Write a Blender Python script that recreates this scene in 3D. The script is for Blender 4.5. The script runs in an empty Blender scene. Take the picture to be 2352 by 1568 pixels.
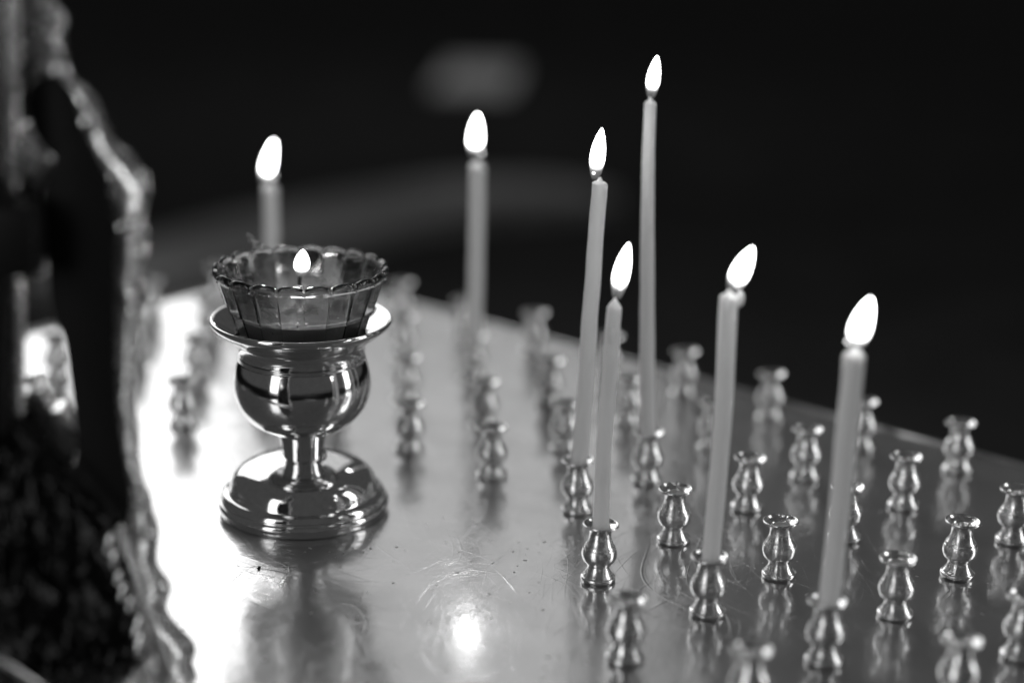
import bpy, bmesh, math, random
from mathutils import Vector, Matrix, noise
random.seed(7)
S = bpy.context.scene
C = S.collection
PI = math.pi
R = math.radians

# ------------------------------------------------------------------ camera
PW, PH = 2352.0, 1568.0            # picture units used for measuring
FPX = 4041.0
CAMZ = 0.34281
PITCH, ROLL = R(16.9194), R(1.324)
FW = Vector((0, math.cos(PITCH), -math.sin(PITCH)))
_r = Vector((1, 0, 0)); _u = _r.cross(FW)
RT = math.cos(ROLL)*_r + math.sin(ROLL)*_u
UP = -math.sin(ROLL)*_r + math.cos(ROLL)*_u
EYE = Vector((0, 0, CAMZ))
cd = bpy.data.cameras.new('camera'); cam = bpy.data.objects.new('camera', cd); C.objects.link(cam)
M = Matrix((RT, UP, -FW)).transposed().to_4x4(); M.translation = EYE
cam.matrix_world = M
cd.sensor_width = 36; cd.lens = FPX/PW*36
cd.clip_start = 0.01; cd.clip_end = 200
cd.dof.use_dof = True
cd.dof.focus_distance = 0.826
cd.dof.aperture_fstop = cd.lens/1000/0.0285
S.camera = cam

# ------------------------------------------------------------------ world, exposure, lamps
w = bpy.data.worlds.new('World'); S.world = w; w.use_nodes = True
w.node_tree.nodes['Background'].inputs[0].default_value = (1, 1, 1, 1)
w.node_tree.nodes['Background'].inputs[1].default_value = 0.062
S.view_settings.view_transform = 'Standard'; S.view_settings.look = 'None'
S.view_settings.exposure = 0; S.view_settings.gamma = 1
S.render.engine = 'CYCLES'
S.cycles.max_bounces = 12; S.cycles.transmission_bounces = 10; S.cycles.transparent_max_bounces = 16
S.cycles.sample_clamp_indirect = 20; S.cycles.sample_clamp_direct = 0

def aim(o, target):
    d = Vector(target) - o.location
    o.rotation_euler = d.to_track_quat('-Z', 'Y').to_euler()
def area(name, loc, target, sx, sy, lum):
    l = bpy.data.lights.new(name, 'AREA'); l.shape = 'RECTANGLE'; l.size = sx; l.size_y = sy
    l.energy = lum*PI*sx*sy      # radiance = energy/(pi*area)
    o = bpy.data.objects.new(name, l); C.objects.link(o); o.location = loc; aim(o, target); return o
def direction(az, el): return Vector((math.sin(R(az))*math.cos(R(el)), math.cos(R(az))*math.cos(R(el)), math.sin(R(el))))
TC = Vector((-0.05, 0.85, 0))
# tall church window, to the left behind the stand
area('window_light', Vector((-1.42, 3.7, 1.6)), TC, 1.74, 2.5, 2.4)
# added panel behind the stand, brightens the middle of the tabletop
area('back_fill_light', Vector((-.22, 3.9, 1.8)), TC, 1.25, 1.9, 0.62)
# added fills left and right, brighten the candles and reflect in the metal
area('side_fill_light', Vector((-1.7, -1.3, 0.9)), TC, 1.0, 2.0, 2.5)
area('right_fill_light', Vector((2.3, 0.75, 0.75)), TC, .40, 1.9, 5.2)
# added fill over the far floor, lifts the step and pale patch
area('far_fill_light', Vector((-.4, 7.6, 1.5)), (-.4, 7.6, -1), 1.2, 1.2, 1.5)

# ------------------------------------------------------------------ helpers
def ray(x, y): return (x-PW/2)*RT - (y-PH/2)*UP + FPX*FW
def on_z(x, y, z=0.0):
    d = ray(x, y); return EYE + d*((z-CAMZ)/d.z)
def on_y(x, y, Y):
    d = ray(x, y); return EYE + d*(Y/d.y)
def tag(o, label=None, cat=None, group=None, kind=None):
    if label: o['label'] = label
    if cat: o['category'] = cat
    if group: o['group'] = group
    if kind: o['kind'] = kind
    return o
def empty(name, loc, label, cat, group=None):
    o = bpy.data.objects.new(name, None); C.objects.link(o); o.location = loc; o.empty_display_size = .02
    return tag(o, label, cat, group)
def link(name, me, m, parent=None, smooth=True, loc=None):
    if smooth:
        for p in me.polygons: p.use_smooth = True
    me.materials.append(m)
    o = bpy.data.objects.new(name, me); C.objects.link(o)
    if parent: o.parent = parent
    if loc is not None: o.location = loc
    return o
def bm_mesh(bm, name):
    bmesh.ops.recalc_face_normals(bm, faces=bm.faces)
    me = bpy.data.meshes.new(name); bm.to_mesh(me); bm.free(); return me
def lathe(name, prof, n=64, k=1.0, fn=None):
    """prof: (radius, height) in mm, closed at the ends when radius is 0"""
    bm = bmesh.new(); rings = []
    for r, h in prof:
        if r <= 1e-6: rings.append([bm.verts.new((0, 0, h*k))])
        else:
            ring = []
            for i in range(n):
                a = 2*PI*i/n
                rr, hh = (r, h) if fn is None else fn(r, h, a)
                ring.append(bm.verts.new((rr*k*math.cos(a), rr*k*math.sin(a), hh*k)))
            rings.append(ring)
    for a, b in zip(rings, rings[1:]):
        if len(a) == 1 and len(b) == 1: continue
        for i in range(n):
            j = (i+1) % n
            if len(a) == 1: bm.faces.new((a[0], b[i], b[j]))
            elif len(b) == 1: bm.faces.new((a[i], a[j], b[0]))
            else: bm.faces.new((a[i], a[j], b[j], b[i]))
    return bm_mesh(bm, name)
def spline(pts, sub=5):
    """Catmull-Rom through profile points"""
    out = []
    P = [pts[0]] + list(pts) + [pts[-1]]
    for i in range(1, len(P)-2):
        p0, p1, p2, p3 = P[i-1:i+3]
        for s in range(sub):
            t = s/sub
            out.append(tuple(0.5*((2*b)+(-a+c)*t+(2*a-5*b+4*c-d)*t*t+(-a+3*b-3*c+d)*t**3) for a, b, c, d in zip(p0, p1, p2, p3)))
    out.append(tuple(pts[-1])); return out
def resample(pts, n):
    P = [Vector(p) for p in pts]; L = [0]
    for a, b in zip(P, P[1:]): L.append(L[-1]+(b-a).length)
    out = []; k = 0
    for i in range(n):
        t = L[-1]*i/(n-1)
        while k < len(P)-2 and L[k+1] < t: k += 1
        s = (t-L[k])/max(1e-9, L[k+1]-L[k]); out.append(P[k].lerp(P[k+1], min(1, max(0, s))))
    return out
def tube(bm, pts, rad, n=10):
    rings = []
    for i, p in enumerate(pts):
        p = Vector(p); a = Vector(pts[max(0, i-1)]); b = Vector(pts[min(len(pts)-1, i+1)])
        t = (b-a).normalized(); x = t.orthogonal().normalized() if i == 0 else (px - t*px.dot(t)).normalized()
        px = x; y = t.cross(x); r = rad(i/(len(pts)-1)) if callable(rad) else rad
        rings.append([bm.verts.new(p+(x*math.cos(2*PI*k/n)+y*math.sin(2*PI*k/n))*r) for k in range(n)])
    for a, b in zip(rings, rings[1:]):
        for k in range(n): bm.faces.new((a[k], a[(k+1) % n], b[(k+1) % n], b[k]))
    bm.faces.new(rings[0]); bm.faces.new(rings[-1])

# ------------------------------------------------------------------ materials
class Mat:
    def __init__(s, name):
        s.m = bpy.data.materials.new(name); s.m.use_nodes = True; s.t = s.m.node_tree; s.n = s.t.nodes; s.l = s.t.links
        s.b = s.n['Principled BSDF']; s.out = s.n['Material Output']
    def node(s, typ, **k):
        nd = s.n.new(typ)
        for a, v in k.items(): setattr(nd, a, v)
        return nd
    def set(s, **k):
        names = dict(color='Base Color', metal='Metallic', rough='Roughness', trans='Transmission Weight', ior='IOR', sss='Subsurface Weight', coat='Coat Weight', spec='Specular IOR Level')
        for a, v in k.items():
            if a == 'color' and not isinstance(v, tuple): v = (v, v, v, 1)
            s.b.inputs[names[a]].default_value = v
        return s
    def coord(s): return s.node('ShaderNodeTexCoord').outputs['Object']
    def mapping(s, scale, rot=(0, 0, 0), src=None):
        mp = s.node('ShaderNodeMapping'); mp.inputs['Scale'].default_value = scale; mp.inputs['Rotation'].default_value = rot
        s.l.new(src or s.coord(), mp.inputs['Vector']); return mp.outputs[0]
    def noise(s, vec, scale, detail=3, rough=.5):
        nz = s.node('ShaderNodeTexNoise'); nz.inputs['Scale'].default_value = scale; nz.inputs['Detail'].default_value = detail; nz.inputs['Roughness'].default_value = rough
        s.l.new(vec, nz.inputs['Vector']); return nz.outputs['Fac']
    def math(s, op, a, b=None, c=None, clamp=False):
        nd = s.node('ShaderNodeMath', operation=op, use_clamp=clamp)
        for i, v in enumerate((a, b, c)):
            if v is None: continue
            if isinstance(v, (int, float)): nd.inputs[i].default_value = v
            else: s.l.new(v, nd.inputs[i])
        return nd.outputs[0]
    def ramp(s, fac, lo, hi, a, b):
        nd = s.node('ShaderNodeMapRange'); nd.inputs[1].default_value = lo; nd.inputs[2].default_value = hi; nd.inputs[3].default_value = a; nd.inputs[4].default_value = b
        s.l.new(fac, nd.inputs[0]); return nd.outputs[0]
    def bump(s, h, dist, strength=1.0, prev=None):
        nd = s.node('ShaderNodeBump'); nd.inputs['Distance'].default_value = dist; nd.inputs['Strength'].default_value = strength
        s.l.new(h, nd.inputs['Height'])
        if prev: s.l.new(prev, nd.inputs['Normal'])
        return nd.outputs[0]

def metal(name, color, rough, lathe_marks=0.0, bumpy=0.0, bscale=300, dirt=0.12):
    m = Mat(name).set(color=color, metal=1.0, rough=rough)
    co = m.coord()
    n1 = m.noise(co, 180, 4, .6)
    m.l.new(m.ramp(n1, .3, .75, rough*.7, rough*1.5), m.b.inputs['Roughness'])
    c = m.ramp(m.noise(co, 420, 4, .65), .35, .8, color*(1+dirt), color*(1-dirt*2))
    cc = m.node('ShaderNodeCombineColor'); [m.l.new(c, cc.inputs[i]) for i in range(3)]
    m.l.new(cc.outputs[0], m.b.inputs['Base Color'])
    nrm = None
    if lathe_marks:
        v = m.mapping((20, 20, 3500)); nrm = m.bump(m.noise(v, 1, 2), .0001, lathe_marks)
    if bumpy:
        nrm = m.bump(m.noise(co, bscale, 4, .6), .002, bumpy, nrm)
    if nrm: m.l.new(nrm, m.b.inputs['Normal'])
    return m.m

def table_metal():
    m = Mat('polished_table_metal').set(color=.62, metal=1.0, rough=.2)
    co = m.coord()
    # fine polishing scratches in all directions
    tot = None
    K = 9
    for k in range(K):
        a = PI*k/K + .17*math.sin(k*5.1)
        mp = m.node('ShaderNodeMapping'); mp.vector_type = 'POINT'
        mp.inputs['Rotation'].default_value = (0, 0, a); m.l.new(co, mp.inputs['Vector'])
        mp2 = m.node('ShaderNodeMapping'); mp2.inputs['Scale'].default_value = (38, 1250, 1); mp2.inputs['Location'].default_value = (k*13.3, k*7.7, 0)
        m.l.new(mp.outputs[0], mp2.inputs['Vector'])
        nz = m.noise(mp2.outputs[0], 1, 2, .5)
        sc = m.ramp(nz, .57, .72, 0, 1)
        # patches where this direction was rubbed
        mk = m.ramp(m.noise(m.mapping((1, 1, 1), (0, 0, a)), 9+k, 1), .4, .6, .15, 1)
        sc = m.math('MULTIPLY', sc, mk)
        tot = sc if tot is None else m.math('ADD', tot, sc)
    n1 = m.bump(tot, .000009, 1.0)
    # wider wiping marks
    wide = None
    wn = m.node('ShaderNodeTexNoise'); wn.inputs['Scale'].default_value = 11; wn.inputs['Detail'].default_value = 0; m.l.new(co, wn.inputs['Vector'])
    wv = m.node('ShaderNodeVectorMath', operation='MULTIPLY_ADD'); m.l.new(wn.outputs['Color'], wv.inputs[0]); wv.inputs[1].default_value = (.055, .055, 0); m.l.new(co, wv.inputs[2])
    for k in range(7):
        a = PI*k/7+.4
        mp = m.node('ShaderNodeMapping'); mp.inputs['Rotation'].default_value = (0, 0, a); m.l.new(wv.outputs[0], mp.inputs['Vector'])
        mp2 = m.node('ShaderNodeMapping'); mp2.inputs['Scale'].default_value = (14, 520, 1); mp2.inputs['Location'].default_value = (k*3.3, k*17.7, 0)
        m.l.new(mp.outputs[0], mp2.inputs['Vector'])
        sc = m.ramp(m.noise(mp2.outputs[0], 1, 1.5, .5), .62, .75, 0, 1)
        wide = sc if wide is None else m.math('ADD', wide, sc)
    n1 = m.bump(wide, .000036, 1.0, n1)
    # gentle unevenness of the sheet
    n2 = m.bump(m.noise(co, 20, 1.5), .0007, .35, n1)
    n2 = m.bump(m.noise(co, 240, 4, .6), .00005, .6, n2)
    # small dried drops and dust
    vo = m.node('ShaderNodeTexVoronoi', feature='F1'); vo.inputs['Scale'].default_value = 130; m.l.new(co, vo.inputs['Vector'])
    sep = m.node('ShaderNodeSeparateColor'); m.l.new(vo.outputs['Color'], sep.inputs[0])
    size = m.ramp(sep.outputs[0], .72, 1.0, .0, .17)
    drop = m.math('SUBTRACT', size, vo.outputs['Distance'])
    drop = m.ramp(drop, 0.0, .1, 0, 1)
    clus = m.ramp(m.noise(co, 14, 3), .42, .56, .0, 1)
    drop = m.math('MULTIPLY', drop, clus)
    n3 = m.bump(drop, .0005, 1.0, n2)
    m.l.new(n3, m.b.inputs['Normal'])
    smear = m.noise(m.mapping((1, 1.7, 1), (0, 0, .6)), 22, 5, .62)
    rg = m.ramp(smear, .32, .72, .055, .095)
    rg = m.math('ADD', rg, m.math('MULTIPLY', tot, .03))
    m.l.new(rg, m.b.inputs['Roughness'])
    # dull film of soot and wax
    film = m.ramp(m.noise(co, 34, 5, .6), .35, .75, .64, .54)
    film = m.math('SUBTRACT', film, m.math('MULTIPLY', drop, .12))
    cc = m.node('ShaderNodeCombineColor'); [m.l.new(film, cc.inputs[i]) for i in range(3)]
    m.l.new(cc.outputs[0], m.b.inputs['Base Color'])
    m.set(metal=.90)
    g2 = m.node('ShaderNodeBsdfGlossy'); g2.inputs['Roughness'].default_value = .34
    m.l.new(cc.outputs[0], g2.inputs['Color']); m.l.new(n2, g2.inputs['Normal'])
    mx = m.node('ShaderNodeMixShader'); m.l.new(m.ramp(m.noise(co, 17, 4, .6), .35, .7, .22, .38), mx.inputs[0])
    m.l.new(m.b.outputs[0], mx.inputs[1]); m.l.new(g2.outputs[0], mx.inputs[2]); m.l.new(mx.outputs[0], m.out.inputs['Surface'])
    return m.m

MT = table_metal()
M_sock = metal('turned_holder_metal', .85, .20, lathe_marks=.7, dirt=.22, bumpy=.05, bscale=260)
M_chal = metal('polished_chalice_metal', .75, .075, lathe_marks=.10, dirt=.06)
M_silver = metal('hammered_silver', .85, .25, bumpy=.14, bscale=36)
M_silver2 = metal('smooth_silver', .8, .25, bumpy=.12, bscale=90)
M_stud = metal('bright_silver', .92, .2)
M_black = Mat('blackened_back_metal').set(color=.006, rough=.55, spec=.25).m
def rock():
    m = Mat('dark_crinkled_metal').set(color=.018, metal=1.0, rough=.22)
    co = m.coord()
    n = m.bump(m.noise(m.mapping((1, 1, .55)), 75, 4, .55), .005, .8)
    m.l.new(n, m.b.inputs['Normal']); return m.m
M_rock = rock()
def wax():
    m = Mat('candle_wax').set(color=.84, rough=.38, sss=.8, spec=.35)
    m.b.inputs['Subsurface Radius'].default_value = (1, 1, 1); m.b.inputs['Subsurface Scale'].default_value = .010
    m.l.new(m.bump(m.noise(m.mapping((1, 1, .25)), 260, 3), .0003, .5), m.b.inputs['Normal'])
    return m.m
M_wax = wax()
M_drip = Mat('wax_drip').set(color=.9, rough=.25).m
M_wick = Mat('burnt_wick').set(color=.03, rough=.8).m
M_ember = Mat('wick_ember'); M_ember.b.inputs['Emission Color'].default_value = (1, 1, 1, 1); M_ember.b.inputs['Emission Strength'].default_value = 3; M_ember = M_ember.m
def flame_mat(strength):
    m = Mat('candle_flame')
    # object z runs 0 (wick) .. 1 (tip) along the flame; the bottom zone is thin and burns dimmer
    sp = m.node('ShaderNodeSeparateXYZ'); m.l.new(m.node('ShaderNodeTexCoord').outputs['Generated'], sp.inputs[0])
    e = m.node('ShaderNodeEmission')
    up = m.math('POWER', m.ramp(sp.outputs[2], .0, .36, 0, 1), 6.0)
    lw = m.node('ShaderNodeLayerWeight'); lw.inputs['Blend'].default_value = .5
    # a flame is a thin luminous gas: it is dimmer where one looks through less of it
    thick = m.math('POWER', m.math('SUBTRACT', 1.0, lw.outputs['Facing'], clamp=True), 1.3)
    st = m.math('MULTIPLY', m.math('MAXIMUM', m.math('MULTIPLY', up, thick), .008), strength)
    m.l.new(st, e.inputs['Strength'])
    tr = m.node('ShaderNodeBsdfTransparent'); mx = m.node('ShaderNodeMixShader')
    m.l.new(m.math('MULTIPLY', m.ramp(sp.outputs[2], .0, .34, .12, 1), m.ramp(thick, 0, .22, .05, 1)), mx.inputs[0]); m.l.new(tr.outputs[0], mx.inputs[1]); m.l.new(e.outputs[0], mx.inputs[2])
    m.l.new(mx.outputs[0], m.out.inputs['Surface']); return m.m
M_flame = flame_mat(34)
def cut_glass():
    m = Mat('dark_cut_glass')
    g = m.node('ShaderNodeBsdfGlass'); g.inputs['Color'].default_value = (.72, .72, .72, 1); g.inputs['Roughness'].default_value = .02; g.inputs['IOR'].default_value = 1.5
    t = m.node('ShaderNodeBsdfTransparent'); t.inputs['Color'].default_value = (.78, .78, .78, 1)
    gl = m.node('ShaderNodeBsdfGlossy'); gl.inputs['Roughness'].default_value = .04
    fr = m.node('ShaderNodeFresnel'); fr.inputs['IOR'].default_value = 1.5
    a = m.node('ShaderNodeMixShader'); m.l.new(fr.outputs[0], a.inputs[0]); m.l.new(t.outputs[0], a.inputs[1]); m.l.new(gl.outputs[0], a.inputs[2])
    b = m.node('ShaderNodeMixShader'); b.inputs[0].default_value = .5; m.l.new(a.outputs[0], b.inputs[1]); m.l.new(g.outputs[0], b.inputs[2])
    co = m.coord()
    vo = m.node('ShaderNodeTexVoronoi'); vo.inputs['Scale'].default_value = 420; m.l.new(co, vo.inputs['Vector'])
    sep = m.node('ShaderNodeSeparateColor'); m.l.new(vo.outputs['Color'], sep.inputs[0])
    d = m.ramp(m.math('SUBTRACT', m.ramp(sep.outputs[0], .8, 1, 0, .2), vo.outputs['Distance']), 0, .1, 0, 1)
    n = m.bump(d, .0006, 1, m.bump(m.noise(co, 110, 3), .0006, .35))
    for s_ in (g, gl, fr): m.l.new(n, s_.inputs['Normal'])
    m.l.new(b.outputs[0], m.out.inputs['Surface']); return m.m
M_glass = cut_glass()
M_bead = Mat('clear_bead').set(color=.7, rough=.08, trans=.55, ior=1.5).m
M_oil = Mat('lamp_oil').set(color=.6, rough=.12).m
def matte(name, color, rough=.6, v=.3, scale=3):
    m = Mat(name).set(rough=rough, spec=.15)
    c = m.ramp(m.noise(m.coord(), scale, 4), .3, .7, color*(1-v), color*(1+v))
    cc = m.node('ShaderNodeCombineColor'); [m.l.new(c, cc.inputs[i]) for i in range(3)]
    m.l.new(cc.outputs[0], m.b.inputs['Base Color']); return m.m

# ------------------------------------------------------------------ grid of the stand
GO = Vector((0.04338181, 0.75213191, 0)); GT = -0.70057555; GS = 0.06002672
def grid(i, j, z=0.0):
    return Vector((GO.x+GS*(i*math.cos(GT)-j*math.sin(GT)), GO.y+GS*(i*math.sin(GT)+j*math.cos(GT)), z))

# floor far below
bm = bmesh.new(); [bm.verts.new(v) for v in ((-30, -30, -1), (30, -30, -1), (30, 40, -1), (-30, 40, -1))]; bm.faces.new(bm.verts)
tag(link('floor', bm_mesh(bm, 'floor'), matte('dark_stone_floor', .027, .95), smooth=False), 'dark blurred church floor behind the candle stand', None, kind='structure')

# table top: rectangular sheet aligned with the rows of holders
I0, I1, J0, J1 = -8.62, 4.1, -6.2, 4.62
bm = bmesh.new()
top = [grid(i, j, 0) for i, j in ((I0, J0), (I1, J0), (I1, J1), (I0, J1))]
f = bm.faces.new([bm.verts.new(v) for v in top])
ex = bmesh.ops.extrude_face_region(bm, geom=[f])
for v in ex['geom']:
    if isinstance(v, bmesh.types.BMVert): v.co.z = -0.02
bmesh.ops.bevel(bm, geom=[e for e in bm.edges if abs(e.verts[0].co.z) < 1e-6 and abs(e.verts[1].co.z) < 1e-6], offset=.003, segments=3, profile=.5, affect='EDGES')
stand = link('candle_stand', bm_mesh(bm, 'stand_top'), MT, smooth=False)
tag(stand, 'polished metal tabletop of a votive candle stand, scratched and reflective, holding the chalice', 'candle stand')
bm = bmesh.new()
cs = [grid(i, j, .0005) for i, j in ((I0, J0), (I1, J0), (I1, J1), (I0, J1))]
for a, b in zip(cs, cs[1:]+cs[:1]): tube(bm, [a, a.lerp(b, .5), b], .0016, 12)
link('edge_bead', bm_mesh(bm, 'edge_bead'), MT, stand)

# ------------------------------------------------------------------ holders
prof = [(0, 0), (6.6, 0), (6.8, .45), (7.7, .5), (8.1, .8), (8.1, 2.2), (7.8, 2.6), (7.3, 2.75)] + spline([(7.2, 3.0), (6.1, 4.5), (5.2, 6.1), (4.8, 7.6)], 4) \
     + [(5.5, 7.9), (5.7, 8.4)] + spline([(5.9, 8.7), (7.4, 10.4), (8.1, 12.6), (8.1, 14.6), (7.6, 16.4)], 4) + [(7.15, 16.6), (7.25, 17.1)] \
     + spline([(7.0, 17.6), (5.9, 19.3), (5.2, 21.2), (5.0, 23.7), (5.6, 25.4), (7.0, 26.6), (8.1, 27.2)], 4) \
     + [(8.35, 27.45), (8.35, 28.0), (8.1, 28.25), (7.7, 28.15)] + spline([(7.5, 27.9), (6.6, 26.9), (5.4, 26.2), (4.7, 25.6)], 3) + [(4.45, 25.2), (4.35, 20), (4.3, 12), (0, 12)]
sock_me = lathe('candle_holder', prof, 56, .001)
for p in sock_me.polygons: p.use_smooth = True
sock_me.materials.append(M_sock)
plug_me = lathe('wax_plug', [(0, 24.6), (2.0, 24.7), (3.6, 24.9), (4.3, 25.3), (4.4, 25.0), (4.2, 23.5), (0, 23.5)], 32, .001)
for p in plug_me.polygons: p.use_smooth = True
plug_me.materials.append(M_wax)
LB = {
 (0,0): 'metal holder carrying the short sharply focused candle',
 (1,0): 'metal holder carrying the candle with a wax drop beside its wick',
 (2,0): 'metal holder carrying the lowest, rightmost lit candle',
 (-1,1): 'blurred metal holder carrying the second tallest candle',
 (-1,2): 'blurred metal holder carrying the tallest candle',
 (-4,3): 'very blurred metal holder carrying the lone candle in the middle background',
 (-6,2): 'blurred metal holder carrying the leftmost candle, hidden behind the glass cup',
 (1,1): 'sharp empty holder with pale wax in its mouth, between the two rightmost candles',
 (0,1): 'empty holder between the shafts of the short focused candle and the wax drop candle',
 (1,-1): 'empty dark mouthed holder in front of the short focused candle',
 (2,-1): 'empty holder cut by the bottom edge, in front of the wax drop candle',
 (2,1): 'empty holder directly right of the foot of the rightmost candle',
 (2,2): 'sharpest empty holder at the far right, well right of the rightmost candle',
 (3,0): 'blurred empty holder at the bottom right with a big round glint on its rim',
 (3,1): 'empty holder cut by the right edge near the bottom right corner',
 (2,3): 'empty holder cut by the right edge, above the sharpest right holder',
 (1,2): 'empty holder half hidden behind the right side of the rightmost candle shaft, lower one',
 (0,2): 'empty holder just right of the middle of the wax drop candle shaft',
 (0,3): 'soft empty holder just left of the middle of the rightmost candle shaft',
 (1,3): 'soft empty holder second from the back edge in the rightmost slanting row',
 (1,4): 'empty holder on the back edge nearest the right corner of the stand',
 (0,4): 'blurred empty holder behind the right side of the rightmost candle shaft, upper one',
 (-1,4): 'blurred empty holder on the back edge, between the wax drop and rightmost candles',
 (-2,4): 'blurred empty holder on the back edge, between the tallest and wax drop candles',
 (-3,4): 'blurred empty holder on the back edge, hidden behind the short focused candle',
 (-4,4): 'blurred empty holder alone on the back edge, right of the middle background candle',
 (-5,4): 'blurred empty holder on the back edge touching the middle background candle on its left',
 (-6,4): 'blurred empty holder on the back edge just right of the glass cup rim',
 (-1,3): 'blurred empty holder half hidden behind the left side of the wax drop candle',
 (-2,3): 'blurred empty holder between the short focused candle and the tallest candle shaft',
 (-2,2): 'blurred empty holder just left of the lower shaft of the second tallest candle',
 (-3,3): 'blurred empty holder behind the one left of the second tallest candle, further back',
 (-3,2): 'blurred empty holder just below the foot of the middle background candle',
 (-2,1): 'empty holder with clear glints, foremost between chalice stem and second tallest candle',
 (-3,1): 'blurred empty holder closest to the chalice, right of its bowl',
 (-4,2): 'blurred empty holder right of the chalice bowl, second one behind the closest',
 (-5,3): 'blurred empty holder right of the chalice flange, directly before the back edge one',
 (-4,1): 'blurred empty holder directly behind the chalice bowl',
 (-5,1): 'blurred empty holder behind the left side of the chalice bowl',
 (-5,0): 'dark narrow empty holder foremost in the bright glare left of the chalice',
 (-6,1): 'blurred dark holder second in the glare left of the chalice flange',
 (-7,2): 'blurred empty holder left of the glass cup, one step before the back edge',
 (-8,3): 'very blurred empty holder on the back edge touching the left of the glass rim',
 (-8,2): 'very blurred empty holder on the back edge beside the silver figure edge',
 (-7,1): 'blurred empty holder low beside the silver figure edge, partly covered by it',
 (-7,0): 'blurred holder at the right side of the gap in the left ornament',
 (-6,-1): 'blurred dark holder top at the lower left of the gap in the ornament',
}
for v in LB.values(): assert len(v.split()) <= 16, v
# measured rim centres (picture units) where the photo shows them clearly
rims = {(0,0):(1378,1203),(1,0):(1633,1275),(1,1):(1798,1195),(0,1):(1553,1120),(1,-1):(1441,1375),(2,-1):(1727,1490),(2,0):(1903,1380),(2,1):(2068,1280),(2,2):(2211,1195),(3,0):(2210,1467),(2,3):(2337,1122),(0,2):(1722,1050),(0,3):(1857,985),(1,3):(2085,1047),(1,4):(2210,970),(-1,4):(1775,858),(-2,4):(1575,807),(-4,4):(1228,718),(-2,2):(1300,925),(-1,1):(1330,1055),(-1,2):(1490,992),(-3,3):(1262,828),(-3,2):(1112,875),(-2,1):(1132,980)}
spots = {}
for (i, j), lab in LB.items():
    if (i, j) in rims:
        p = on_z(*rims[(i, j)], .028); p.z = 0
    else:
        p = grid(i, j)
    spots[(i, j)] = p
    o = bpy.data.objects.new('candle_holder', sock_me); C.objects.link(o); o.location = p
    o.rotation_euler = (R(random.uniform(-1.5, 1.5)), R(random.uniform(-1.5, 1.5)), random.uniform(0, 6.28))
    tag(o, lab, 'candle holder', 'candle holders in slanting rows on the stand')
    if (i, j) in ((1, 1), (0, 1), (0, 3), (2, 1), (1, 3), (-1, 4), (1, 4)):
        q = bpy.data.objects.new('wax_plug', plug_me); C.objects.link(q); q.parent = o

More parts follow.
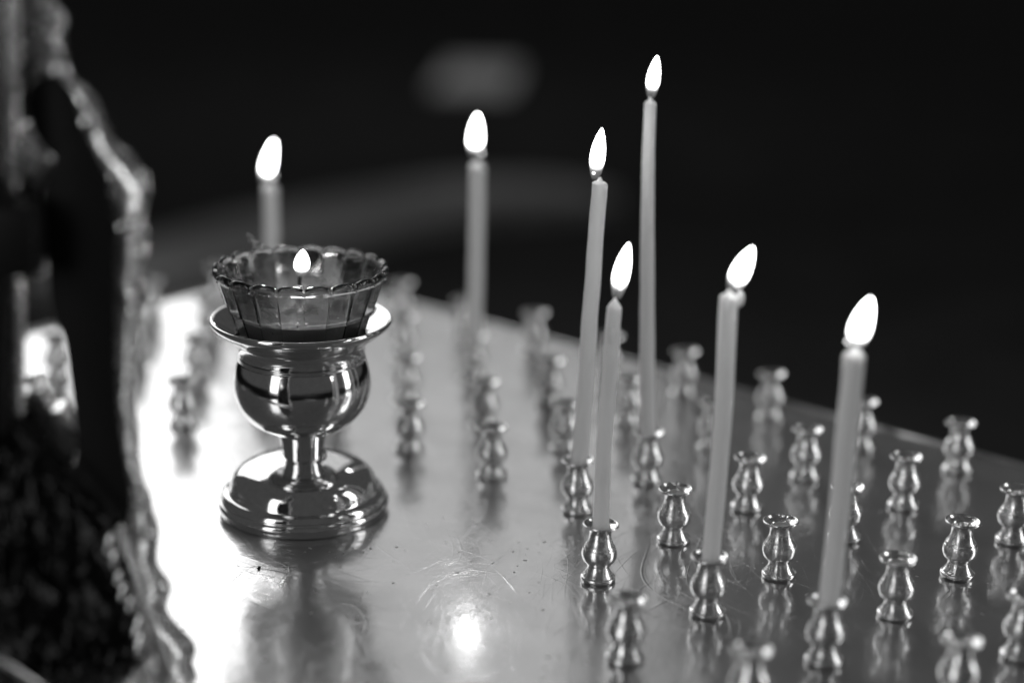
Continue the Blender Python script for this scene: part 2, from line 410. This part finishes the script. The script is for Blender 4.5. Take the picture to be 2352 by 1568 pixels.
# ------------------------------------------------------------------ candles
def flame_mesh(L, W, bend, seed):
    bm = bmesh.new(); n = 24; m = 26; rings = []
    rnd = random.Random(seed)
    for k in range(m+1):
        t = k/m
        u = (.09+.91*t)**.95; r = W/2*math.sin(PI*u)**.72
        if k == m: r = 0
        off = bend*L*(t**2)
        if r <= 1e-7: rings.append([bm.verts.new((off, 0, L*t))])
        else: rings.append([bm.verts.new((off+r*math.cos(2*PI*i/n), r*math.sin(2*PI*i/n), L*t)) for i in range(n)])
    for a, b in zip(rings, rings[1:]):
        for i in range(n):
            j = (i+1) % n
            if len(b) == 1: bm.faces.new((a[i], a[j], b[0]))
            else: bm.faces.new((a[i], a[j], b[j], b[i]))
    bm.faces.new(rings[0])
    return bm_mesh(bm, 'flame')
def candle(key, topxy, tipxy, fbxy, d_top, d_bot, fw, label, drips=(), seed=1, dome=.6, wk=(1, 0), fwd=0.0):
    base = spots[key].copy(); base.z = .018
    yt = base.y-fwd
    top = on_y(*topxy, yt)
    root = empty('lit_candle', base, label, 'candle', 'lit candles standing in the holders')
    ax = top-base; L = ax.length
    rot = Vector((0, 0, 1)).rotation_difference(ax.normalized()).to_matrix().to_4x4()
    bm = bmesh.new(); n = 32; rings = []
    rnd = random.Random(seed); ns = 60
    R0, R1 = d_bot/2, d_top/2
    zs = [L*k/ns for k in range(ns+1)]
    ph = rnd.uniform(0, 9)
    for k, z in enumerate(zs):
        t = z/L; r = R0+(R1-R0)*t
        wob = noise.noise(Vector((z*30, ph, 0)))*.0005 + math.sin(PI*t)*.0011*math.sin(ph*3)
        rings.append([bm.verts.new((wob+r*(1+.02*noise.noise(Vector((1.5*math.cos(2*PI*i/n), 1.5*math.sin(2*PI*i/n), z*90+ph)))*1.8)*math.cos(2*PI*i/n), r*math.sin(2*PI*i/n), z)) for i in range(n)])
    # softened shoulder, molten dish and a cone of wax drawn up round the wick
    for rr, hh in ((.97, .5), (.86, 1.0), (.68, 1.2+dome), (.45, 1.3+dome*2), (.28, 2.0+dome*2), (.2, 3.0+dome*2), (.12, 3.4+dome*2)):
        z = L+hh*.001; rings.append([bm.verts.new((R1*rr*math.cos(2*PI*i/n), R1*rr*math.sin(2*PI*i/n), z)) for i in range(n)])
    for a, b in zip(rings, rings[1:]):
        for i in range(n): bm.faces.new((a[i], a[(i+1) % n], b[(i+1) % n], b[i]))
    bm.faces.new(rings[0]); bm.faces.new(rings[-1])
    drp = []
    for (da, dz, ln, dr) in drips:        # runs of wax: angle, below top (m), length, radius
        c = Vector((math.cos(da)*(R1-dr*.15), math.sin(da)*(R1-dr*.15), L-dz))
        b2 = bmesh.new(); tube(b2, [c+Vector((0, 0, ln*k/8)) for k in range(9)], lambda t, dr=dr: dr*(.25+.9*math.sin(PI*min(1, (1-t)*.8+.12))**1.2), 10); drp.append(b2)
    o = link('wax_body', bm_mesh(bm, 'wax_body'), M_wax, root); o.matrix_local = rot
    for b2 in drp: link('wax_drip', bm_mesh(b2, 'wax_drip'), M_drip, o)
    # wick
    wt = top-base + Vector((0, 0, (2.6+dome*2)*.001))
    tip = on_y(*tipxy, yt)-base; fb = on_y(*fbxy, yt)-base
    s = wk[0]
    pts = [wt, wt+Vector((.0002*s, 0, .0020)), wt+Vector((.0006*s, 0, .0038)), wt+Vector((.0014*s, 0, .0048)), wt+Vector((.0023*s, 0, .0048))]
    if wk[1]: pts += [wt+Vector((.0029*s, 0, .0038)), wt+Vector((.0030*s, 0, .0026))]
    bm = bmesh.new(); tube(bm, [Vector(p) for p in spline([tuple(p) for p in pts], 4)], .00055, 8)
    wo = link('wick', bm_mesh(bm, 'wick'), M_wick, root)
    bm = bmesh.new(); bmesh.ops.create_icosphere(bm, subdivisions=2, radius=.0009, matrix=Matrix.Translation(pts[-1]))
    link('ember', bm_mesh(bm, 'ember'), M_ember, wo)
    fa = tip-fb
    fm = flame_mesh(fa.length, fw, .05, seed)
    fo = link('flame', fm, M_flame, root)
    fo.matrix_local = Matrix.Translation(fb) @ Vector((0, 0, 1)).rotation_difference(fa.normalized()).to_matrix().to_4x4()
    return root
candle((0,0), (1411,708), (1438,556), (1416,686), .0068, .0076, .0076, 'short sharply focused lit candle with a pointed flame and wax drip on its front', drips=((-1.75, .0155, .0075, .0013), (-1.8, .040, .017, .0005), (-1.6, .085, .012, .0006)), seed=1, dome=.9, wk=(1,0))
candle((1,0), (1674,684), (1724,564), (1680,672), .0080, .0080, .0084, 'lit candle with flame leaning right and a drop of wax hanging beside its wick', seed=2, dome=.2, wk=(1,1))
candle((2,0), (1962,818), (1994,682), (1960,806), .0088, .0086, .0086, 'lowest lit candle, furthest right, leaning with a broad slanting flame', drips=((-1.2, .17, .012, .0007),), seed=3, dome=.5, wk=(-1,1))
candle((-1,1), (1377,424), (1377,292), (1367,412), .0076, .0086, .0076, 'second tallest lit candle of the right group, just left of the tallest one', seed=4, dome=.2, wk=(-1,1))
candle((-1,2), (1493,240), (1505,128), (1495,226), .0062, .0088, .0066, 'tallest lit candle, slim at the top, with the highest flame in the picture', seed=5, dome=.3)
candle((-4,3), (1097,382), (1092,262), (1091,362), .0098, .0098, .0086, 'blurred lit candle standing alone in the middle background', seed=6, dome=.3, fwd=.026)
candle((-6,2), (621,432), (624,322), (608,424), .0098, .0098, .0078, 'blurred lit candle rising behind the glass cup on the left', seed=7, dome=.3)
# hanging drop on the second candle
pb = spots[(1,0)]
bm = bmesh.new(); a0 = on_y(1700, 668, pb.y)-Vector((pb.x, pb.y, .018)); 
tube(bm, [a0+Vector((.0006*math.sin(k*.5), 0, -.0011*k)) for k in range(7)], lambda t: .0006+.0009*math.sin(PI*min(1, t*.85+.05)), 10)
rt = [o for o in C.objects if o.type == 'EMPTY' and 'drop of wax hanging' in o.get('label', '')][0]
link('wax_drop', bm_mesh(bm, 'wax_drop'), M_wax, rt)

# ------------------------------------------------------------------ chalice
CH = on_z(698, 1165); CH.z = 0
chal = empty('oil_lamp_chalice', CH, 'polished metal chalice with round bowl and domed foot, holding the glass cup', 'oil lamp')
foot = [(0, 0), (41.2, 0), (42.0, .6), (42.3, 1.8)] + spline([(42.3, 2.6), (42.9, 4.2), (42.4, 5.8), (41.6, 6.4)], 4) + [(41.0, 6.7), (41.3, 7.4)] \
     + spline([(41.2, 8.0), (40.3, 9.8), (38.8, 10.8)], 4) + [(37.8, 11.0), (37.5, 11.6)] \
     + spline([(37.2, 12.4), (35.6, 17.2), (31.6, 21.6), (25.2, 24.6), (18.0, 26.6), (12.9, 27.5)], 5) + [(11.4, 27.8), (10.5, 28.4)]
o_f = link('foot', lathe('foot', foot+[(0, 28.4)], 128, .001), M_chal, chal)
stem = [(0, 27.5), (10.1, 27.5)] + spline([(10.1, 28.3), (10.2, 31), (11.1, 36), (12.5, 40.0), (13.5, 42.2)], 5) + [(13.6, 42.8), (0, 43)]
link('stem', lathe('stem', stem, 96, .001), M_chal, chal)
bowl = [(0, 42.2), (10, 42.2)] + spline([(13.8, 42.5), (19.5, 44.2), (26.5, 49.0), (31.8, 56.5), (33.9, 65.0), (33.3, 73.0), (31.6, 79.0)], 6) + [(31.0, 80.3), (31.6, 80.9)] \
     + spline([(31.2, 82.0), (31.4, 85.5), (33.8, 89.6), (38.4, 93.3), (43.0, 97.0), (44.4, 98.8)], 5) \
     + spline([(44.6, 99.6), (44.1, 100.6), (42.9, 100.5), (41.6, 99.6)], 4) + spline([(40.2, 98.5), (36.5, 95.5), (33.5, 93.2), (31.5, 91.0), (30.5, 85.0)], 5) + [(30, 78), (0, 78)]
link('bowl', lathe('bowl', bowl, 128, .001), M_chal, chal)

# cut glass cup sitting in the bowl
NF = 20
def facet(r, a, amt=1.0):
    st = 2*PI/NF; ph = ((a + PI/2 + st/2) % st) - st/2
    return r*(1-amt+amt*math.cos(st/2)/math.cos(ph))/math.cos(st/2)*1.0, ph/(st/2)
def glass_fn(scal, ridge=0):
    def fn(r, h, a):
        rr, q = facet(r, a, 1.0 if h < 121 else .3)
        if ridge and 90 < h < 121.2: rr += .18*max(0, 1-(1-abs(q))/.10)
        if h > 121.0:
            k = (h-121.0)/5.2; c = math.sqrt(max(0, 1-abs(q)**2.4))
            h += 2.9*k*(c-.72); rr *= 1+.035*scal*min(1, k*1.5)*(c-.6)
        return rr, h
    return fn
outer = [(0, 80), (26.5, 80), (27.5, 80.8), (30.6, 91), (33.8, 102), (35.0, 105.6), (35.0, 106.0), (35.9, 106.6), (38.6, 115.5), (40.2, 121.0), (40.45, 121.5), (41.2, 122.2), (41.9, 123.6), (41.8, 125.2), (41.0, 126.2), (40.1, 126.2), (39.1, 125.2), (38.4, 123.2)]
inner = [(38.0, 121.6), (36.0, 114.5), (33.0, 104), (29.5, 93), (26.5, 85), (24, 83.6), (0, 83.4)]
bm_me = lathe('cut_glass_cup', outer+inner, NF*24, .001, lambda r, h, a: glass_fn(1, r > 34 or h > 105)(r, h, a))
gl = link('cut_glass_cup', bm_me, M_glass, smooth=False, loc=CH)
for p in gl.data.polygons: p.use_smooth = p.center.z > .1215
tag(gl, 'dark faceted glass cup with a scalloped beaded rim, seated in the chalice', 'glass cup')
oil = link('lamp_oil', lathe('lamp_oil', [(0, 84), (24, 84.2), (29.2, 93), (32.6, 103.5), (32.7, 104), (0, 104)], NF*16, .001, lambda r, h, a: (facet(r, a)[0]*.995, h)), M_oil, gl, smooth=False)
# floating wick holder with its flame
bm = bmesh.new()
for k in range(NF):
    a = -PI/2 + (k+.5)*2*PI/NF
    bmesh.ops.create_uvsphere(bm, u_segments=12, v_segments=8, radius=.00085, matrix=Matrix.Translation((.0412*math.cos(a), .0412*math.sin(a), .1246)))
    bmesh.ops.create_uvsphere(bm, u_segments=12, v_segments=8, radius=.0006, matrix=Matrix.Translation((.0422*math.cos(a), .0422*math.sin(a), .1226)))
link('rim_beads', bm_mesh(bm, 'rim_beads'), M_bead, gl)
fl = empty('floating_wick', CH+Vector((-.0008, 0, .104)), 'small burning wick on its float inside the glass cup', 'wick')
link('float_disc', lathe('float_disc', [(0, -1.0), (9, -1.0), (9.4, 0), (9, 1), (3, 1.6), (2.2, 4), (1.6, 11.5), (1.9, 12.2), (.8, 12.6), (0, 12.6)], 40, .001), M_sock, fl)
bm = bmesh.new(); tube(bm, [(0, 0, .012), (.0001, 0, .0145), (.0004, 0, .017), (.0011, 0, .0188)], .0009, 8); link('wick', bm_mesh(bm, 'wick'), M_wick, fl)
tp = on_y(694, 573, CH.y)-fl.location; bp = on_y(692, 634, CH.y)-fl.location
fo = link('flame', flame_mesh((tp-bp).length, .0078, .03, 11), M_flame, fl)
fo.matrix_local = Matrix.Translation(bp) @ Vector((0, 0, 1)).rotation_difference((tp-bp).normalized()).to_matrix().to_4x4()
# charred curl lying on the back rim of the glass
ang = math.atan2(.62, -.78); rc = CH+Vector((math.cos(R(128))*.0405, math.sin(R(128))*.0405, .127))
bm = bmesh.new(); pts = []
for k in range(26):
    t = k/25; pts.append((-.005*t+.0013*math.sin(t*17), .0012*math.cos(t*13), .0058*t+.0009*math.sin(t*21)))
tube(bm, pts, lambda t: .0007+.0005*abs(math.sin(t*23)), 8)
tag(link('burnt_wick_curl', bm_mesh(bm, 'burnt_wick_curl'), matte('ash', .25, .9, .6, 900), loc=rc), 'small crooked curl of burnt wick stuck on the back rim of the glass cup', 'burnt wick')

# tiny crumbs on the table
for k, (x, y, r, lab) in enumerate(((592,1307,.0011,'tiny dark crumb lying on the bright table below the chalice foot'),)):
    bm = bmesh.new(); tube(bm, [(0,0,.0004),(.0007,.0006,.0007),(.0002,.0014,.0006),(.0009,.0021,.0004)], .00045, 8)
    tag(link('crumb', bm_mesh(bm, 'crumb'), M_wick, loc=on_z(x, y)), lab, 'crumb')
# wax crumbs that catch the light
drops = []
rnd = random.Random(3)
bm = bmesh.new()
for k in range(150):
    x = rnd.gauss(1130, 330); y = rnd.uniform(1230, 1560)
    if k % 4 == 0: x = rnd.uniform(350, 2200); y = rnd.uniform(1100, 1560)
    p = on_z(x, y); r = rnd.choice((.00025, .0003, .0004, .0006))
    ok = (p-CH).length > .046 and all((p-s).length > .012 for s in spots.values())
    if not ok: continue
    bmesh.ops.create_uvsphere(bm, u_segments=8, v_segments=6, radius=r, matrix=Matrix.Translation(p) @ Matrix.Rotation(rnd.uniform(0, 6), 4, 'Z') @ Matrix.Diagonal((rnd.uniform(1, 2.2), 1, .45, 1)))
tag(link('wax_specks', bm_mesh(bm, 'wax_specks'), M_wax), 'tiny specks of spilled wax scattered on the table in front of the chalice', 'wax specks', kind='stuff')

# ------------------------------------------------------------------ ornament at the left: standing cross group seen from behind
orn = empty('standing_cross_ornament', Vector((-.14, .62, 0)), 'large blurred ornament at the left, black figure silhouette with silver edge on a dark mound', 'cross ornament')
OL = orn.location
def plate(name, poly, Y, th, m, parent=orn, bevel=.0012, taper=0):
    bm = bmesh.new()
    vs = [bm.verts.new(on_y(x, y, Y)-OL) for x, y in poly]
    f = bm.faces.new(vs); ex = bmesh.ops.extrude_face_region(bm, geom=[f])
    for g in ex['geom']:
        if isinstance(g, bmesh.types.BMVert): g.co.y += th
    bmesh.ops.recalc_face_normals(bm, faces=bm.faces)
    if bevel: bmesh.ops.bevel(bm, geom=list(bm.edges), offset=bevel, segments=2, profile=.6, affect='EDGES', clamp_overlap=True)
    return link(name, bm_mesh(bm, name), m, parent)
def sm(poly, sub=3, closed=True):
    P = poly+[poly[0]] if closed else poly
    o = spline(P, sub); return o[:-1] if closed else o
YF = .640
right_in = [(88,178),(119,172),(145,189),(167,215),(178,250),(184,286),(207,325),(233,378),(246,422),(254,475),(263,523),(262,593),(263,689),(263,780),(264,871),(272,966),(284,1050),(298,1145),(292,1200),(292,1270),(306,1380),(324,1480),(340,1600),(348,1680)]
left_in = [(60,1680),(60,1300),(100,1120),(165,1075),(174,1020),(172,985),(161,900),(149,811),(140,769),(125,733),(113,691),(108,615),(100,545),(92,500),(90,470),(105,417),(123,374),(117,358),(97,340),(78,312),(66,272),(60,240),(62,205)]
fig = plate('figure_silhouette', sm(right_in, 2, False)+sm(left_in, 2, False), YF, .006, M_black)
# folds of cloth in relief on the black back
# hammered silver edge wrapping back and outwards
out = [(96,150),(118,140),(138,149),(152,154),(172,180),(198,202),(217,220),(233,246),(243,272),(256,308),(272,330),(303,352),(327,387),(339,404),(343,440),(336,488),(335,519),(341,549),(336,593),(329,633),(331,667),(329,697),(319,751),(315,811),(318,871),(313,930),(321,990),(322,1050),(330,1098),(348,1139),(352,1169),(366,1217),(361,1289),(389,1331),(392,1360),(382,1396),(412,1438),(442,1468),(449,1498),(436,1540),(450,1580),(474,1630),(470,1690)]
def ribbon(name, inner_pts, outer_pts, Y0, Y1, m, parent, rows=11, cols=190, amp=.0012, sc=70):
    A = resample([on_y(x, y, Y0) for x, y in sm(inner_pts, 3, False)], cols)
    B = resample([on_y(x, y, Y1) for x, y in sm(outer_pts, 3, False)], cols)
    bm = bmesh.new(); G = []
    for a, b in zip(A, B):
        row = []
        for k in range(rows):
            t = k/(rows-1); p = a.lerp(b, t)
            bul = math.sin(PI*t)
            p = p + Vector((.0022, -.0035, .0))*bul
            nz = noise.fractal(p*sc, 1, 2, 4); p = p + Vector((.5, -.7, .25))*nz*amp*(.25+bul)
            row.append(bm.verts.new(p-OL))
        G.append(row)
    for r0, r1 in zip(G, G[1:]):
        for k in range(rows-1): bm.faces.new((r0[k], r0[k+1], r1[k+1], r1[k]))
    o = link(name, bm_mesh(bm, name), m, parent)
    md = o.modifiers.new('thick', 'SOLIDIFY'); md.thickness = .002; md.offset = -1
    return o
ribbon('silver_edge', right_in, out, YF+.0015, YF+.019, M_silver, orn)
for x, y, rx, rz, q in ((186,252,.0015,.0024,.0),(199,284,.0026,.0034,.4),(208,300,.0018,.0024,.4),(256,425,.0015,.0050,.1),(262,455,.0015,.0040,.1),(282,523,.0022,.0022,0),(309,516,.0022,.0022,0),(323,530,.0022,.0026,0),(328,408,.0018,.0022,0),(331,432,.0018,.0030,0),(328,585,.0015,.0026,0),(296,1085,.0015,.0052,-.2),(306,1115,.0018,.0058,-.2),(314,1150,.0016,.0040,-.2),(333,1222,.0030,.0024,.9),(350,1236,.0018,.0016,.9),(372,1350,.0034,.0018,1.2)):
    bm = bmesh.new(); bmesh.ops.create_uvsphere(bm, u_segments=16, v_segments=10, radius=1, matrix=Matrix.Translation(on_y(x, y, YF+.003)-OL) @ Matrix.Rotation(q, 4, 'Y') @ Matrix.Diagonal((rx*1.25, rx*.8, rz*1.15, 1)))
    link('glint_stud', bm_mesh(bm, 'glint_stud'), M_stud, orn)  # bosses added where the silver edge has highlights, to throw glints
# silver body behind the mound hole and at the top
plate('crown_ornament', sm([(42,-260),(118,-230),(125,-90),(104,-10),(114,20),(132,40),(140,57),(131,75),(129,95),(133,119),(138,149),(120,176),(92,186),(62,205),(46,190),(42,120)], 2), YF+.006, .012, M_silver, bevel=.002)
bm = bmesh.new()
rnd = random.Random(5)
for (x, y, r) in ((112,30,.0034),(128,45,.0034),(104,52,.0028),(118,62,.0032),(92,80,.0038),(108,92,.0042),(118,110,.0036),(100,125,.0034),(112,138,.003),(108,160,.004),(136,166,.0042),(70,45,.003),(76,70,.0026),(60,110,.003),(84,12,.003)):
    bmesh.ops.create_uvsphere(bm, u_segments=16, v_segments=10, radius=r, matrix=Matrix.Translation(on_y(x, y, YF+.004)-OL) @ Matrix.Diagonal((1, .8, 1.2, 1)))
link('bead_cluster', bm_mesh(bm, 'bead_cluster'), M_silver2, orn)
plate('hand_ornament', sm([(40,296),(52,290),(66,316),(86,335),(105,362),(123,374),(118,400),(105,417),(96,445),(88,468),(60,474),(40,470)], 2), YF+.004, .012, M_silver, bevel=.002)
bm = bmesh.new(); tube(bm, [on_y(27, y, YF-.010)-OL for y in (-260, -100, 0, 100, 200, 300, 400, 480)], lambda t: .0027, 20)
link('cross_shaft', bm_mesh(bm, 'cross_shaft'), M_stud, orn)
plate('shaft_core', [(-60,-260),(11,-260),(11,1000),(-60,1000)], YF-.014, .016, M_black)
plate('cross_block', [(-60,480),(72,477),(77,560),(76,641),(-60,648)], YF-.018, .02, M_black, bevel=.002)
plate('side_strip', sm([(74,468),(96,472),(97,520),(100,560),(97,640),(76,640)], 1), YF+.008, .010, M_silver)
plate('lower_shaft', [(20,640),(44,645),(46,912),(52,960),(20,960)], YF-.004, .010, M_silver2, bevel=.002)
plate('rocky_foliage', sm([(20,905),(52,912),(66,900),(76,880),(84,898),(92,900),(105,928),(117,944),(136,943),(147,966),(160,975),(174,990),(176,1030),(160,1080),(126,1110),(73,1060),(20,1000)], 2), YF+.012, .014, M_silver, bevel=.002)
# dark crinkled mound in front, a bulging relief
def mound(name, poly, Y, m, bulge, amp, parent=orn, res=70, sc=60):
    xs = [p[0] for p in poly]; ys = [p[1] for p in poly]
    def inside(x, y):
        c = False; n = len(poly)
        for i in range(n):
            x1, y1 = poly[i]; x2, y2 = poly[(i+1) % n]
            if (y1 > y) != (y2 > y) and x < (x2-x1)*(y-y1)/(y2-y1)+x1: c = not c
        return c
    def dist(x, y):
        d = 1e9; n = len(poly)
        for i in range(n):
            a = Vector(poly[i]); b = Vector(poly[(i+1) % n]); p = Vector((x, y)); ab = b-a
            t = max(0, min(1, (p-a).dot(ab)/max(1e-9, ab.length_squared))); d = min(d, (a+ab*t-p).length)
        return d
    bm = bmesh.new(); vs = [bm.verts.new((x, y, 0)) for x, y in poly]; bm.faces.new(vs)
    for ax, lo, hi in ((0, min(xs), max(xs)), (1, min(ys), max(ys))):
        n = int((hi-lo)/9)
        for k in range(1, n):
            co = [0, 0, 0]; no = [0, 0, 0]; co[ax] = lo+(hi-lo)*k/n; no[ax] = 1
            bmesh.ops.bisect_plane(bm, geom=list(bm.verts)+list(bm.edges)+list(bm.faces), plane_co=co, plane_no=no)
    bmesh.ops.triangulate(bm, faces=bm.faces)
    for v in bm.verts:
        x, y = v.co.x, v.co.y
        d = dist(x, y); b = bulge*(1-math.exp(-d/55))
        p = on_y(x, y, Y)
        nz = noise.fractal(Vector((p.x*sc, p.z*sc*.7, 3)), 1, 2, 5)
        rd = 1-abs(noise.noise(Vector((p.x*sc*1.7, p.z*sc*1.0, 7))))*2
        k = min(1, d/22)
        v.co = p + Vector((0, -b, 0)) - OL + Vector((0, 1, 0))*(nz*amp + rd*amp*.6)*k
    ext = bmesh.ops.extrude_edge_only(bm, edges=[e for e in bm.edges if e.is_boundary])
    for g in ext['geom']:
        if isinstance(g, bmesh.types.BMVert): g.co.y += .012
    return link(name, bm_mesh(bm, name), m, parent)
mp = [(-60,800),(0,880),(25,940),(45,990),(85,1045),(135,1095),(185,1140),(228,1180),(252,1225),(268,1290),(290,1345),(300,1400),(325,1470),(336,1568),(345,1690),(-60,1690)]
mound('rock_mound', sm(mp[:15], 2, False)+[(-60,1690)], YF-.004, M_rock, .016, .006, sc=80)
# thin bright ridge line following the mound
bm = bmesh.new()
rl = [(-40,845),(0,890),(30,966),(78,1004),(149,1058),(227,1140),(272,1200)]
tube(bm, [on_y(x, y, YF-.006)-OL for x, y in spline(rl, 4)], .0009, 10)
link('ridge_moulding', bm_mesh(bm, 'ridge_moulding'), M_rock, orn)
bm = bmesh.new()
rl = [(276,1205),(288,1250),(310,1310),(332,1372),(370,1480),(402,1568),(430,1640)]
tube(bm, [on_y(x, y, YF-.006)-OL for x, y in spline(rl, 4)], .0012, 12)
link('ridge_moulding', bm_mesh(bm, 'ridge_moulding'), M_stud, orn)
lump = [(252,1250,.0030),(262,1285,.0026),(272,1330,.0024),(283,1360,.0024),(300,1388,.0022),(318,1440,.0034),(322,1480,.0036),(334,1560,.0036),(336,1600,.003)]
bm = bmesh.new()
for x, y, r in lump:
    bmesh.ops.create_uvsphere(bm, u_segments=16, v_segments=10, radius=r, matrix=Matrix.Translation(on_y(x, y, YF-.006)-OL) @ Matrix.Rotation(.3, 4, 'Y') @ Matrix.Diagonal((.8, .7, 1.9, 1)))
link('mound_studs', bm_mesh(bm, 'mound_studs'), M_stud, orn)
bm = bmesh.new(); tube(bm, [on_y(-60, 1478, YF-.045)-OL, on_y(10, 1520, YF-.045)-OL, on_y(95, 1575, YF-.04)-OL, on_y(150, 1640, YF-.03)-OL], .0013, 12)
link('base_rail', bm_mesh(bm, 'base_rail'), M_silver2, orn)
bm = bmesh.new()
bx = [(-.30, .565), (-.150, .565), (-.139, .655), (-.30, .655)]
f = bm.faces.new([bm.verts.new(Vector((x, y, .0005))-OL) for x, y in bx]); ex = bmesh.ops.extrude_face_region(bm, geom=[f])
for g in ex['geom']:
    if isinstance(g, bmesh.types.BMVert): g.co.z += .012
bmesh.ops.bevel(bm, geom=list(bm.edges), offset=.002, segments=2, profile=.5, affect='EDGES')
link('base', bm_mesh(bm, 'base'), M_silver2, orn)

# ------------------------------------------------------------------ far background, on the floor
def slab(name, line, half, th, m, label, cat, z=-1.0):
    P = resample([on_z(x, y, z) for x, y in line], 40)
    bm = bmesh.new(); A = []; B = []
    for i, p in enumerate(P):
        t = (P[min(39, i+1)]-P[max(0, i-1)]).normalized(); n = Vector((-t.y, t.x, 0))
        A.append(p+n*half); B.append(p-n*half)
    vs = [bm.verts.new(v+Vector((0, 0, th))) for v in A]+[bm.verts.new(v+Vector((0, 0, th))) for v in reversed(B)]
    f = bm.faces.new(vs); ex = bmesh.ops.extrude_face_region(bm, geom=[f])
    for g_ in ex['geom']:
        if isinstance(g_, bmesh.types.BMVert): g_.co.z -= th
    return tag(link(name, bm_mesh(bm, name), m, smooth=False), label, cat)
M_step = matte('pale_stone', .30, .6)
slab('stone_step', [(150,700),(380,640),(620,570),(850,515),(1080,475),(1240,474),(1300,500)], .21, .06, M_step, 'very blurred pale curved step crossing the dark background behind the middle candle', 'step')
slab('floor_glare', [(1080,215),(1105,178),(1112,155)], .19, .02, matte('pale_glare', .9, .7), 'blurred pale oval glare patch on the dark floor above the middle background flame', 'glare patch')  # added pale slab standing in for light reflected on the floor
